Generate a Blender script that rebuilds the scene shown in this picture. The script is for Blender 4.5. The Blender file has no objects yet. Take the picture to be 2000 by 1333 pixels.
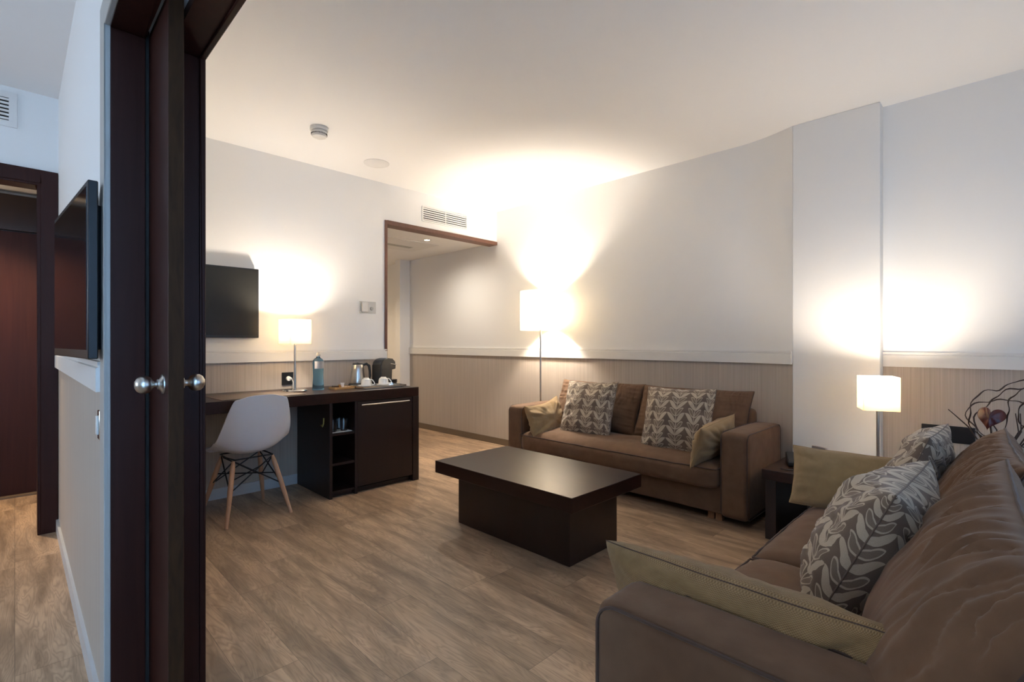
import bpy, bmesh, math, random
from mathutils import Vector, Matrix, noise
R = math.radians
PI = math.pi
C = bpy.context.scene.collection
random.seed(4)

# ------------------------------------------------------------------ camera
CAM_H = 1.17
cam = bpy.data.cameras.new('camera')
cam.sensor_width = 36
cam.lens = 36 * 967.8 / 2000
cam.shift_y = 0.002
cam.clip_start = 0.02
co = bpy.data.objects.new('camera', cam)
C.objects.link(co)
co.location = (0, 0, CAM_H)
co.rotation_euler = (R(90), 0, R(44.9 - 90))
bpy.context.scene.camera = co
# ------------------------------------------------------------------ world, exposure, daylight
sc = bpy.context.scene
sc.view_settings.view_transform = 'Standard'
sc.view_settings.look = 'None'
sc.view_settings.gamma = 1
sc.view_settings.use_curve_mapping = False
sc.view_settings.exposure = 1.72
w = bpy.data.worlds.new('sky')
sc.world = w
w.use_nodes = True
w.node_tree.nodes['Background'].inputs[0].default_value = (.35, .6, 1, 1)
w.node_tree.nodes['Background'].inputs[1].default_value = .6


def area(name, loc, rot, sx, sy, power, col):
    l = bpy.data.lights.new(name, 'AREA')
    l.shape = 'RECTANGLE'
    l.size, l.size_y, l.energy, l.color = sx, sy, power, col
    o = bpy.data.objects.new(name, l)
    o.location = loc
    o.rotation_euler = rot
    C.objects.link(o)
    return o


def point(name, loc, power, col, rad=.03):
    l = bpy.data.lights.new(name, 'POINT')
    l.energy, l.color, l.shadow_soft_size = power, col, rad
    o = bpy.data.objects.new(name, l)
    o.location = loc
    C.objects.link(o)
    return o


DAY = (.58, .76, 1.0)
WARM = (1.0, .89, .755)
# daylight entering by the two windows in the facade behind the camera
area('daylight_living_window', (1.5, -1.28, 1.25), (R(90), 0, PI), 1.7, 2.1, 15, (.24, .52, 1.0))
area('daylight_bedroom_window', (-.72, -1.28, 1.35), (R(90), 0, PI), 1.3, 2.2, 135, (.32, .60, 1.0))

area('added_bedroom_side_fill', (-3.57, 2.8, 1.5), (R(90), 0, R(-90)), 1.9, 1.2, 10.5, (.90, .96, 1.0))  # unseen light added to brighten the bedroom and its partition face

# ------------------------------------------------------------------ materials
MATS = {}


def newmat(name):
    m = bpy.data.materials.new(name)
    m.use_nodes = True
    MATS[name] = m
    nt = m.node_tree
    return m, nt, nt.nodes['Principled BSDF']


def nd(nt, typ, **kw):
    n = nt.nodes.new(typ)
    for k, v in kw.items():
        if k in n.inputs:
            n.inputs[k].default_value = v
        else:
            setattr(n, k, v)
    return n


def mth(nt, op, a, b=None, c=None):
    n = nt.nodes.new('ShaderNodeMath')
    n.operation = op
    for i, v in enumerate((a, b, c)):
        if v is None:
            continue
        if isinstance(v, (int, float)):
            n.inputs[i].default_value = v
        else:
            nt.links.new(v, n.inputs[i])
    return n.outputs[0]


def mixc(nt, f, a, b):
    n = nt.nodes.new('ShaderNodeMix')
    n.data_type = 'RGBA'
    for i, v in ((0, f), (6, a), (7, b)):
        if isinstance(v, (int, float)):
            n.inputs[i].default_value = v
        elif isinstance(v, tuple):
            n.inputs[i].default_value = (*v, 1)
        else:
            nt.links.new(v, n.inputs[i])
    return n.outputs[2]


def mapping(nt, scale, kind='Object'):
    tc = nd(nt, 'ShaderNodeTexCoord')
    mp = nd(nt, 'ShaderNodeMapping')
    mp.inputs['Scale'].default_value = scale
    nt.links.new(tc.outputs[kind], mp.inputs[0])
    return mp.outputs[0]


def bump(nt, bs, h, strength=.3, dist=.01):
    b = nd(nt, 'ShaderNodeBump', Strength=strength, Distance=dist)
    nt.links.new(h, b.inputs['Height'])
    nt.links.new(b.outputs[0], bs.inputs['Normal'])


def plain(name, col, rough=.5, metal=0, noise_amt=.0, scale=(40, 40, 40), **kw):
    m, nt, bs = newmat(name)
    bs.inputs['Roughness'].default_value = rough
    bs.inputs['Metallic'].default_value = metal
    for k, v in kw.items():
        bs.inputs[k.replace('_', ' ')].default_value = v
    if noise_amt:
        no = nd(nt, 'ShaderNodeTexNoise', Scale=1.0, Detail=4.0)
        nt.links.new(mapping(nt, scale), no.inputs['Vector'])
        d = tuple(c * (1 - noise_amt) for c in col)
        e = tuple(min(1, c * (1 + noise_amt)) for c in col)
        nt.links.new(mixc(nt, no.outputs['Fac'], d, e), bs.inputs['Base Color'])
    else:
        bs.inputs['Base Color'].default_value = (*col, 1)
    return m


def paint(name, col, rough=.75):
    m, nt, bs = newmat(name)
    no = nd(nt, 'ShaderNodeTexNoise', Scale=1.0, Detail=5.0)
    nt.links.new(mapping(nt, (60, 60, 60)), no.inputs['Vector'])
    nt.links.new(mixc(nt, no.outputs['Fac'], tuple(c * .985 for c in col), col), bs.inputs['Base Color'])
    bs.inputs['Roughness'].default_value = rough
    bump(nt, bs, no.outputs['Fac'], .04, .002)
    return m


paint('upper_wall', (.85, .84, .82), .6)
paint('ceiling_paint', (.87, .86, .845), .8)
paint('white_trim', (.78, .765, .74), .4)
paint('grey_trim', (.42, .40, .37), .5)


def wallpaper():
    m, nt, bs = newmat('striped_wallpaper')
    tc = nd(nt, 'ShaderNodeTexCoord')
    sp = nd(nt, 'ShaderNodeSeparateXYZ')
    nt.links.new(tc.outputs['Object'], sp.inputs[0])
    s = mth(nt, 'ADD', sp.outputs[0], sp.outputs[1])
    cb = nd(nt, 'ShaderNodeCombineXYZ')
    nt.links.new(mth(nt, 'MULTIPLY', s, 260.0), cb.inputs[0])
    nt.links.new(mth(nt, 'MULTIPLY', sp.outputs[2], 1.5), cb.inputs[2])
    n1 = nd(nt, 'ShaderNodeTexNoise', Scale=1.0, Detail=2.0)
    nt.links.new(cb.outputs[0], n1.inputs['Vector'])
    cb2 = nd(nt, 'ShaderNodeCombineXYZ')
    nt.links.new(mth(nt, 'MULTIPLY', s, 40.0), cb2.inputs[0])
    n2 = nd(nt, 'ShaderNodeTexNoise', Scale=1.0, Detail=1.0)
    nt.links.new(cb2.outputs[0], n2.inputs['Vector'])
    f = mth(nt, 'ADD', mth(nt, 'MULTIPLY', n1.outputs['Fac'], .75), mth(nt, 'MULTIPLY', n2.outputs['Fac'], .25))
    f = mth(nt, 'MULTIPLY', mth(nt, 'SUBTRACT', f, .3), 2.5)
    f = nt.nodes.new('ShaderNodeClamp').outputs[0] if False else f
    nt.links.new(mixc(nt, f, (.37, .315, .265), (.53, .465, .40)), bs.inputs['Base Color'])
    bs.inputs['Roughness'].default_value = .55
    bump(nt, bs, n1.outputs['Fac'], .15, .002)


wallpaper()


def floor_mat():
    m, nt, bs = newmat('oak_planks')
    tc = nd(nt, 'ShaderNodeTexCoord')
    sp = nd(nt, 'ShaderNodeSeparateXYZ')
    nt.links.new(tc.outputs['Object'], sp.inputs[0])
    X, Y = sp.outputs[0], sp.outputs[1]
    W, L = .185, 1.28
    xi = mth(nt, 'DIVIDE', X, W)
    ix = mth(nt, 'FLOOR', xi)
    wn = nd(nt, 'ShaderNodeTexWhiteNoise', noise_dimensions='1D')
    nt.links.new(ix, wn.inputs['W'])
    yi = mth(nt, 'ADD', mth(nt, 'DIVIDE', Y, L), mth(nt, 'MULTIPLY', wn.outputs[0], 7.0))
    iy = mth(nt, 'FLOOR', yi)
    cb = nd(nt, 'ShaderNodeCombineXYZ')
    nt.links.new(ix, cb.inputs[0]); nt.links.new(iy, cb.inputs[1])
    w2 = nd(nt, 'ShaderNodeTexWhiteNoise', noise_dimensions='3D')
    nt.links.new(cb.outputs[0], w2.inputs['Vector'])
    rnd = w2.outputs[0]
    # grain coordinates shifted per plank
    g = nd(nt, 'ShaderNodeCombineXYZ')
    nt.links.new(mth(nt, 'MULTIPLY', X, 12.0), g.inputs[0])
    nt.links.new(mth(nt, 'MULTIPLY', Y, 1.5), g.inputs[1])
    nt.links.new(mth(nt, 'MULTIPLY', rnd, 40.0), g.inputs[2])
    big = nd(nt, 'ShaderNodeTexNoise', Scale=1.0, Detail=3.0, Distortion=.5)
    nt.links.new(g.outputs[0], big.inputs['Vector'])
    rings = mth(nt, 'ABSOLUTE', mth(nt, 'SINE', mth(nt, 'MULTIPLY', big.outputs['Fac'], 62.0)))
    g2 = nd(nt, 'ShaderNodeCombineXYZ')
    nt.links.new(mth(nt, 'MULTIPLY', X, 160.0), g2.inputs[0])
    nt.links.new(mth(nt, 'MULTIPLY', Y, 6.0), g2.inputs[1])
    nt.links.new(mth(nt, 'MULTIPLY', rnd, 17.0), g2.inputs[2])
    fine = nd(nt, 'ShaderNodeTexNoise', Scale=1.0, Detail=3.0)
    nt.links.new(g2.outputs[0], fine.inputs['Vector'])
    g3 = nd(nt, 'ShaderNodeCombineXYZ')
    nt.links.new(mth(nt, 'MULTIPLY', X, 14.0), g3.inputs[0])
    nt.links.new(mth(nt, 'MULTIPLY', Y, 2.2), g3.inputs[1])
    nt.links.new(mth(nt, 'MULTIPLY', rnd, 23.0), g3.inputs[2])
    blot = nd(nt, 'ShaderNodeTexNoise', Scale=1.0, Detail=4.0, Distortion=.6)
    nt.links.new(g3.outputs[0], blot.inputs['Vector'])
    rp = nd(nt, 'ShaderNodeValToRGB')
    rp.color_ramp.elements[0].position = .38; rp.color_ramp.elements[1].position = .68
    rp.color_ramp.elements[0].color = (0, 0, 0, 1); rp.color_ramp.elements[1].color = (1, 1, 1, 1)
    nt.links.new(blot.outputs['Fac'], rp.inputs[0])
    c = mixc(nt, rp.outputs[0], (.58, .395, .255), (.235, .155, .098))
    c = mixc(nt, mth(nt, 'MULTIPLY', mth(nt, 'SUBTRACT', 1.0, rings), .44), c, (.15, .095, .06))
    c = mixc(nt, mth(nt, 'MULTIPLY', fine.outputs['Fac'], .42), c, (.24, .17, .115))
    hs = nd(nt, 'ShaderNodeHueSaturation')
    nt.links.new(mth(nt, 'ADD', mth(nt, 'MULTIPLY', rnd, .28), .86), hs.inputs['Value'])
    nt.links.new(c, hs.inputs['Color'])
    fx = mth(nt, 'FRACT', xi); fy = mth(nt, 'FRACT', yi)
    ex = mth(nt, 'LESS_THAN', mth(nt, 'MINIMUM', fx, mth(nt, 'SUBTRACT', 1.0, fx)), .0065)
    ey = mth(nt, 'LESS_THAN', mth(nt, 'MINIMUM', fy, mth(nt, 'SUBTRACT', 1.0, fy)), .0011)
    e = mth(nt, 'MULTIPLY', mth(nt, 'MAXIMUM', ex, ey), .5)
    c = mixc(nt, e, hs.outputs[0], (.07, .05, .035))
    nt.links.new(c, bs.inputs['Base Color'])
    nt.links.new(mth(nt, 'ADD', mth(nt, 'MULTIPLY', fine.outputs['Fac'], .2), .34), bs.inputs['Roughness'])
    bs.inputs['Specular IOR Level'].default_value = .4
    bump(nt, bs, mth(nt, 'SUBTRACT', fine.outputs['Fac'], e), .12, .002)


floor_mat()


def dark_wood(name, c1, c2, rough, sc3, coat=0.0, spec=.5):
    m, nt, bs = newmat(name)
    v = mapping(nt, sc3)
    n = nd(nt, 'ShaderNodeTexNoise', Scale=1.0, Detail=5.0, Distortion=.8)
    nt.links.new(v, n.inputs['Vector'])
    nt.links.new(mixc(nt, n.outputs['Fac'], c1, c2), bs.inputs['Base Color'])
    bs.inputs['Roughness'].default_value = rough
    bs.inputs['Coat Weight'].default_value = coat
    bs.inputs['Specular IOR Level'].default_value = spec
    bs.inputs['Coat Roughness'].default_value = .25
    bump(nt, bs, n.outputs['Fac'], .05, .002)
    return m


dark_wood('wenge', (.012, .004, .0025), (.034, .011, .007), .30, (30, 2.5, 30), 0.0, .32)
dark_wood('wenge_side', (.009, .003, .002), (.024, .008, .005), .4, (25, 25, 2))
dark_wood('door_wood', (.016, .004, .0025), (.048, .013, .008), .42, (35, 35, 1.6), 0.0, .18)
dark_wood('worn_edge_wood', (.010, .004, .002), (.06, .026, .010), .6, (60, 60, 9), 0.0, .12)
dark_wood('frame_wood', (.10, .040, .026), (.16, .07, .045), .42, (40, 40, 2))
dark_wood('light_wood', (.42, .22, .12), (.56, .32, .19), .45, (40, 40, 4))
dark_wood('foot_wood', (.30, .14, .07), (.42, .22, .11), .45, (40, 40, 4))
dark_wood('tray_wood', (.42, .20, .06), (.60, .34, .13), .4, (8, 60, 60))


def suede(name, c1, c2, sheen=.12, sc=14):
    m, nt, bs = newmat(name)
    n = nd(nt, 'ShaderNodeTexNoise', Scale=1.0, Detail=6.0)
    nt.links.new(mapping(nt, (sc, sc, sc)), n.inputs['Vector'])
    f = nd(nt, 'ShaderNodeTexNoise', Scale=1.0, Detail=2.0)
    nt.links.new(mapping(nt, (350, 350, 350)), f.inputs['Vector'])
    nt.links.new(mixc(nt, n.outputs['Fac'], c1, c2), bs.inputs['Base Color'])
    bs.inputs['Roughness'].default_value = .85
    bs.inputs['Specular IOR Level'].default_value = .15
    bs.inputs['Sheen Weight'].default_value = sheen
    bs.inputs['Sheen Roughness'].default_value = .4
    bump(nt, bs, mth(nt, 'ADD', n.outputs['Fac'], mth(nt, 'MULTIPLY', f.outputs['Fac'], .25)), .25, .004)


suede('sofa_suede', (.108, .060, .035), (.195, .115, .070))
suede('piping_suede', (.075, .048, .038), (.11, .072, .056), .2)


def weave(name, c1, c2, s=260.0):
    m, nt, bs = newmat(name)
    tc = nd(nt, 'ShaderNodeTexCoord')
    sp = nd(nt, 'ShaderNodeSeparateXYZ')
    nt.links.new(tc.outputs['UV'], sp.inputs[0])
    a = mth(nt, 'SINE', mth(nt, 'MULTIPLY', sp.outputs[0], s * 4))
    b = mth(nt, 'SINE', mth(nt, 'MULTIPLY', sp.outputs[1], s * 4))
    h = mth(nt, 'ADD', mth(nt, 'MULTIPLY', mth(nt, 'MULTIPLY', a, b), .5), .5)
    n = nd(nt, 'ShaderNodeTexNoise', Scale=30.0, Detail=3.0)
    nt.links.new(tc.outputs['UV'], n.inputs['Vector'])
    f = mth(nt, 'MULTIPLY', mth(nt, 'ADD', h, n.outputs['Fac']), .5)
    nt.links.new(mixc(nt, f, c1, c2), bs.inputs['Base Color'])
    bs.inputs['Roughness'].default_value = .9
    bs.inputs['Specular IOR Level'].default_value = .1
    bs.inputs['Sheen Weight'].default_value = .2
    bump(nt, bs, h, .6, .003)


weave('tan_weave', (.24, .155, .07), (.46, .325, .175))
weave('coarse_weave', (.14, .078, .030), (.46, .30, .145), 300.0)


def leaf_mat(name, P=.118, Q=.086):
    m, nt, bs = newmat(name)
    tc = nd(nt, 'ShaderNodeTexCoord')
    sp = nd(nt, 'ShaderNodeSeparateXYZ')
    nt.links.new(tc.outputs['UV'], sp.inputs[0])
    n = nd(nt, 'ShaderNodeTexNoise', Scale=9.0, Detail=1.0)
    nt.links.new(tc.outputs['UV'], n.inputs['Vector'])
    u = mth(nt, 'ADD', sp.outputs[0], mth(nt, 'MULTIPLY', mth(nt, 'SUBTRACT', n.outputs['Fac'], .5), .012))
    fu = mth(nt, 'FRACT', mth(nt, 'ADD', mth(nt, 'DIVIDE', u, P), 10.0))
    x = mth(nt, 'MULTIPLY', mth(nt, 'ABSOLUTE', mth(nt, 'SUBTRACT', fu, .5)), 2.0)     # 0 stem .. 1 between
    v = mth(nt, 'SUBTRACT', mth(nt, 'ADD', mth(nt, 'DIVIDE', sp.outputs[1], Q), 10.0), mth(nt, 'MULTIPLY', mth(nt, 'POWER', x, .8), .72))
    v2 = mth(nt, 'MULTIPLY', v, 2.0)
    fv = mth(nt, 'SUBTRACT', mth(nt, 'FRACT', v2), .5)
    par = mth(nt, 'GREATER_THAN', mth(nt, 'FRACT', v), .5)
    # solid leaves run the full length, hollow ones are shorter
    Lx = mth(nt, 'SUBTRACT', 1.0, mth(nt, 'MULTIPLY', par, .22))
    t = mth(nt, 'MINIMUM', mth(nt, 'DIVIDE', x, Lx), 1.0)
    prof = mth(nt, 'POWER', mth(nt, 'MAXIMUM', mth(nt, 'SINE', mth(nt, 'MULTIPLY', mth(nt, 'POWER', t, .85), PI)), .0001), .75)
    wd = mth(nt, 'MULTIPLY', prof, .46)
    d = mth(nt, 'SUBTRACT', wd, mth(nt, 'ABSOLUTE', fv))                                # >0 inside
    inside = mth(nt, 'GREATER_THAN', d, .015)
    core = mth(nt, 'MULTIPLY', mth(nt, 'GREATER_THAN', d, .16), par)
    ring = mth(nt, 'MULTIPLY', mth(nt, 'GREATER_THAN', d, .27), par)
    leaf = mth(nt, 'SUBTRACT', inside, mth(nt, 'MULTIPLY', core, .85))
    stem = mth(nt, 'LESS_THAN', x, .035)
    a = mth(nt, 'MINIMUM', mth(nt, 'MAXIMUM', leaf, stem), 1.0)
    fib = nd(nt, 'ShaderNodeTexNoise', Scale=420.0, Detail=2.0)
    nt.links.new(tc.outputs['UV'], fib.inputs['Vector'])
    lt = mixc(nt, fib.outputs['Fac'], (.40, .325, .235), (.60, .51, .40))
    dk = mixc(nt, fib.outputs['Fac'], (.13, .092, .068), (.21, .155, .12))
    nt.links.new(mixc(nt, a, dk, lt), bs.inputs['Base Color'])
    bs.inputs['Roughness'].default_value = .8
    bs.inputs['Specular IOR Level'].default_value = .15
    bs.inputs['Sheen Weight'].default_value = .25
    bump(nt, bs, mth(nt, 'ADD', a, mth(nt, 'MULTIPLY', fib.outputs['Fac'], .5)), .25, .003)


leaf_mat('leaf_fabric')

plain('brushed_steel', (.55, .52, .48), .28, 1, .12, (20, 20, 400))
plain('polished_steel', (.72, .70, .67), .14, 1, .05)
plain('black_plastic', (.012, .012, .013), .3, 0, .2)
plain('matt_black', (.02, .02, .02), .55, 0, .2)
plain('screen_glass', (.006, .006, .007), .12, 0, .1, Specular_IOR_Level=.5)
plain('living_screen', (.016, .015, .012), .42, 0, .1, Specular_IOR_Level=.35)
plain('tv_back', (.010, .016, .024), .35, 0, .2)
plain('chair_shell_white', (.70, .69, .72), .38, 0, .02)
plain('chair_shell_trim', (.7, .68, .68), .4, 0, .02)
plain('black_wire', (.012, .012, .014), .4, .6, .2)
plain('porcelain', (.85, .83, .79), .2, 0, .02)
plain('white_plastic', (.72, .70, .66), .4, 0, .03)
plain('pale_plate', (.60, .59, .56), .15, 0, .02)
plain('grey_plastic', (.40, .39, .36), .45, 0, .05)
plain('leather_pad', (.14, .10, .075), .42, 0, .15, (200, 200, 200))
plain('paper_white', (.80, .78, .74), .7, 0, .03)
plain('label_paper', (.45, .42, .40), .6, 0, .15, (2, 2, 160))
plain('baseboard_mat', (.145, .105, .07), .42, 0, .12, (3, 3, 80))
plain('steel_baseboard', (.62, .64, .66), .35, .2, .06, (3, 3, 120))
plain('dark_gap', (.01, .009, .008), .8, 0, .2)
plain('twig', (.035, .016, .010), .6, 0, .3, (60, 60, 60))
plain('vase_ceramic', (.03, .025, .02), .25, 0, .2)
plain('brown_jar', (.05, .02, .01), .3, 0, .2)
plain('amber_jar', (.45, .20, .03), .3, 0, .2)
plain('grey_notepad', (.23, .20, .20), .6, 0, .1)
plain('bronze_hook', (.35, .25, .06), .4, .6, .1)
plain('chrome', (.8, .8, .8), .08, 1, .02)


def glass(name, col, rough=.0, ior=1.45):
    m, nt, bs = newmat(name)
    bs.inputs['Base Color'].default_value = (*col, 1)
    bs.inputs['Transmission Weight'].default_value = 1
    bs.inputs['Roughness'].default_value = rough
    bs.inputs['IOR'].default_value = ior
    return m


glass('clear_glass', (.95, .97, .97), .02)
glass('blue_bottle', (.26, .56, .84), .15, 1.2)


def flower_mat():
    m, nt, bs = newmat('anthurium_red')
    n = nd(nt, 'ShaderNodeTexNoise', Scale=1.0, Detail=3.0, Distortion=1.0)
    nt.links.new(mapping(nt, (40, 40, 12)), n.inputs['Vector'])
    nt.links.new(mixc(nt, n.outputs['Fac'], (.025, .003, .003), (.13, .016, .010)), bs.inputs['Base Color'])
    bs.inputs['Roughness'].default_value = .3
    bump(nt, bs, n.outputs['Fac'], .3, .004)


flower_mat()


def shade_mat(name, col, e):
    m = bpy.data.materials.new(name)
    m.use_nodes = True
    MATS[name] = m
    nt = m.node_tree
    for n in list(nt.nodes):
        nt.nodes.remove(n)
    out = nd(nt, 'ShaderNodeOutputMaterial')
    tr = nd(nt, 'ShaderNodeBsdfTranslucent'); tr.inputs[0].default_value = (*col, 1)
    df = nd(nt, 'ShaderNodeBsdfDiffuse'); df.inputs[0].default_value = (*col, 1)
    fib = nd(nt, 'ShaderNodeTexNoise', Scale=1.0, Detail=2.0)
    nt.links.new(mapping(nt, (300, 300, 300)), fib.inputs['Vector'])
    nt.links.new(mixc(nt, fib.outputs['Fac'], tuple(c * .96 for c in col), col), tr.inputs[0])
    mx = nd(nt, 'ShaderNodeMixShader'); mx.inputs[0].default_value = .45
    nt.links.new(tr.outputs[0], mx.inputs[1]); nt.links.new(df.outputs[0], mx.inputs[2])
    em = nd(nt, 'ShaderNodeEmission'); em.inputs[0].default_value = (1, .86, .62, 1); em.inputs[1].default_value = e
    ad = nd(nt, 'ShaderNodeAddShader')
    nt.links.new(mx.outputs[0], ad.inputs[0]); nt.links.new(em.outputs[0], ad.inputs[1])
    nt.links.new(ad.outputs[0], out.inputs[0])


shade_mat('lamp_shade_fabric', (.80, .74, .62), .25)
shade_mat('table_shade_fabric', (.60, .53, .41), .02)


def emit(name, col, s):
    m, nt, bs = newmat(name)
    bs.inputs['Base Color'].default_value = (*col, 1)
    bs.inputs['Emission Color'].default_value = (*col, 1)
    bs.inputs['Emission Strength'].default_value = s


emit('bulb_glow', (1, .85, .6), 12)


# ------------------------------------------------------------------ geometry helpers
def box(bm, x0, x1, y0, y1, z0, z1, mi=0):
    vs = [bm.verts.new(p) for p in [(x0, y0, z0), (x1, y0, z0), (x1, y1, z0), (x0, y1, z0), (x0, y0, z1), (x1, y0, z1), (x1, y1, z1), (x0, y1, z1)]]
    for f in ((3, 2, 1, 0), (4, 5, 6, 7), (0, 1, 5, 4), (1, 2, 6, 5), (2, 3, 7, 6), (3, 0, 4, 7)):
        fc = bm.faces.new([vs[i] for i in f])
        fc.material_index = mi
    return bm


def prism(bm, pts, z0, z1, mi=0):
    a = [bm.verts.new((x, y, z0)) for x, y in pts]
    b = [bm.verts.new((x, y, z1)) for x, y in pts]
    n = len(pts)
    bm.faces.new(a[::-1]).material_index = mi
    bm.faces.new(b).material_index = mi
    for i in range(n):
        bm.faces.new((a[i], a[(i + 1) % n], b[(i + 1) % n], b[i])).material_index = mi
    return bm


def tube(bm, pts, r, seg=10, closed=False, mi=0):
    pts = [Vector(p) for p in pts]
    n = len(pts)
    rs = r if isinstance(r, (list, tuple)) else [r] * n
    rings = []
    up = None
    for i, p in enumerate(pts):
        if closed:
            d = pts[(i + 1) % n] - pts[i - 1]
        else:
            d = pts[min(i + 1, n - 1)] - pts[max(i - 1, 0)]
        d.normalize()
        if up is None:
            up = d.orthogonal().normalized()
        else:
            up = (up - d * up.dot(d))
            if up.length < 1e-5:
                up = d.orthogonal()
            up.normalize()
        s = d.cross(up)
        rings.append([bm.verts.new(p + (up * math.cos(2 * PI * k / seg) + s * math.sin(2 * PI * k / seg)) * rs[i]) for k in range(seg)])
    m = n if closed else n - 1
    for i in range(m):
        a, b = rings[i], rings[(i + 1) % n]
        for k in range(seg):
            bm.faces.new((a[k], a[(k + 1) % seg], b[(k + 1) % seg], b[k])).material_index = mi
    if not closed:
        bm.faces.new(rings[0][::-1]).material_index = mi
        bm.faces.new(rings[-1]).material_index = mi
    return bm


def lathe(bm, prof, c=(0, 0, 0), seg=32, axis='Z', mi=0, cap=True):
    c = Vector(c)
    rings = []
    for r, z in prof:
        ring = []
        for k in range(seg):
            a = 2 * PI * k / seg
            x, y = r * math.cos(a), r * math.sin(a)
            v = Vector((x, y, z)) if axis == 'Z' else Vector((z, x, y)) if axis == 'X' else Vector((x, z, y))
            ring.append(bm.verts.new(c + v))
        rings.append(ring)
    for a, b in zip(rings, rings[1:]):
        for k in range(seg):
            bm.faces.new((a[k], a[(k + 1) % seg], b[(k + 1) % seg], b[k])).material_index = mi
    if cap:
        if prof[0][0] > 1e-6: bm.faces.new(rings[0][::-1]).material_index = mi
        if prof[-1][0] > 1e-6: bm.faces.new(rings[-1]).material_index = mi
    return bm


def grid(bm, nu, nv, fn, uvfn=None, mi=0):
    vs = [[bm.verts.new(fn(i / nu, j / nv)) for j in range(nv + 1)] for i in range(nu + 1)]
    uvl = bm.loops.layers.uv.verify() if uvfn else None
    for i in range(nu):
        for j in range(nv):
            f = bm.faces.new((vs[i][j], vs[i + 1][j], vs[i + 1][j + 1], vs[i][j + 1]))
            f.material_index = mi
            if uvfn:
                for l, (a, b) in zip(f.loops, ((i, j), (i + 1, j), (i + 1, j + 1), (i, j + 1))):
                    l[uvl].uv = uvfn(a / nu, b / nv)
    return vs


def BM():
    return bmesh.new()


def obj(name, bm, mat, parent=None, smooth=True, bevel=0, seg=2, sub=0, solid=0, merge=True):
    if merge:
        bmesh.ops.remove_doubles(bm, verts=bm.verts, dist=1e-5)
    bmesh.ops.recalc_face_normals(bm, faces=bm.faces)
    me = bpy.data.meshes.new(name)
    bm.to_mesh(me)
    bm.free()
    for m in (mat if isinstance(mat, (list, tuple)) else [mat]):
        me.materials.append(MATS[m])
    if smooth:
        for p in me.polygons:
            p.use_smooth = True
        me.set_sharp_from_angle(angle=R(40))
    o = bpy.data.objects.new(name, me)
    C.objects.link(o)
    if parent:
        o.parent = parent
    if solid:
        s = o.modifiers.new('solid', 'SOLIDIFY'); s.thickness = solid; s.offset = 0
    if bevel:
        b = o.modifiers.new('bevel', 'BEVEL'); b.width = bevel; b.segments = seg; b.limit_method = 'ANGLE'; b.angle_limit = R(50)
    if sub:
        s = o.modifiers.new('sub', 'SUBSURF'); s.levels = sub; s.render_levels = sub
    return o


def tag(o, label, cat, group=None):
    o['label'] = label
    o['category'] = cat
    if group: o['group'] = group
    return o


def thing(name, label, cat, loc=(0, 0, 0), rz=0, group=None):
    o = bpy.data.objects.new(name, None)
    o.empty_display_size = .1
    C.objects.link(o)
    o.location = loc
    o.rotation_euler = (0, 0, rz)
    return tag(o, label, cat, group)


def struct(name, bm=None, mat=None, **kw):
    if bm is None:
        o = bpy.data.objects.new(name, None)
        C.objects.link(o)
    else:
        o = obj(name, bm, mat, smooth=False, **kw)
    o['kind'] = 'structure'
    return o


def copy_tree(o, parent=None):
    c = o.copy()
    C.objects.link(c)
    c.parent = parent
    for ch in [x for x in C.objects if x.parent == o]:
        copy_tree(ch, c)
    return c


# ------------------------------------------------------------------ room shell
XB, YA, H, HH = 3.95, 4.187, 2.692, 2.335      # right wall, back wall, ceiling, hall ceiling
XC0, XC1, YJ, HL = .192, .432, 1.87, 2.105     # partition faces, jamb, lintel
YD, XW = -1.3, -3.6                            # facade wall, far bedroom wall
RZ = 1.03                                      # dado height

b = BM(); box(b, XW, XB + .1, YD - .1, 7.2, -.05, 0)
struct('floor', b, 'oak_planks')
b = BM(); box(b, XW, XB + .1, YD - .1, YA + .12, H, H + .1)
struct('ceiling', b, 'ceiling_paint')
b = BM(); box(b, XW, XB + .1, YA + .12, 7.2, HH, HH + .1)
struct('ceiling_hall', b, 'ceiling_paint')


def wallbox(bm, x0, x1, y0, y1, z0=0.0, z1=H):
    if z0 < RZ:
        box(bm, x0, x1, y0, y1, z0, min(RZ, z1), 1)
        if z1 > RZ: box(bm, x0, x1, y0, y1, RZ, z1, 0)
    else:
        box(bm, x0, x1, y0, y1, z0, z1, 0)


WM = ['upper_wall', 'striped_wallpaper']
b = BM()
T = YA + .12
wallbox(b, XW, -.80, YA, T)
box(b, -.80, .112, YA, T, 2.144, H)
wallbox(b, .112, 2.50, YA, T)
box(b, 2.50, XB, YA, T, 2.32, H)
struct('wall_back', b, WM)
b = BM(); wallbox(b, XB, XB + .1, YD - .1, 6.05); box(b, XB, XB + .1, 6.05, 7.2, 0, H)
struct('wall_right', b, WM)
# angled piece and column on the right wall
b = BM()
CURVE = [(XB - .105 * (k / 14) ** 1.7, 1.44 - .382 * k / 14) for k in range(15)]
tri = CURVE + [(XB, 1.058)]
prism(b, tri, 0, RZ, 1); prism(b, tri, RZ, H, 0)
cw_ = obj('wall_angled', b, WM, smooth=True)
cw_['kind'] = 'structure'
b = BM(); box(b, 3.845, XB, .56, 1.058, 0, H)
struct('wall_column', b, 'upper_wall', bevel=.004)
b = BM()
wallbox(b, XC0, XC1, YJ + .02, YA)
box(b, XC0, XC1, -.05, YJ + .02, HL + .03, H)
wallbox(b, XC0, XC1, YD, -.05)  # unseen near end, brought forward to keep bedroom daylight off the near sofa
struct('wall_partition', b, WM)
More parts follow.
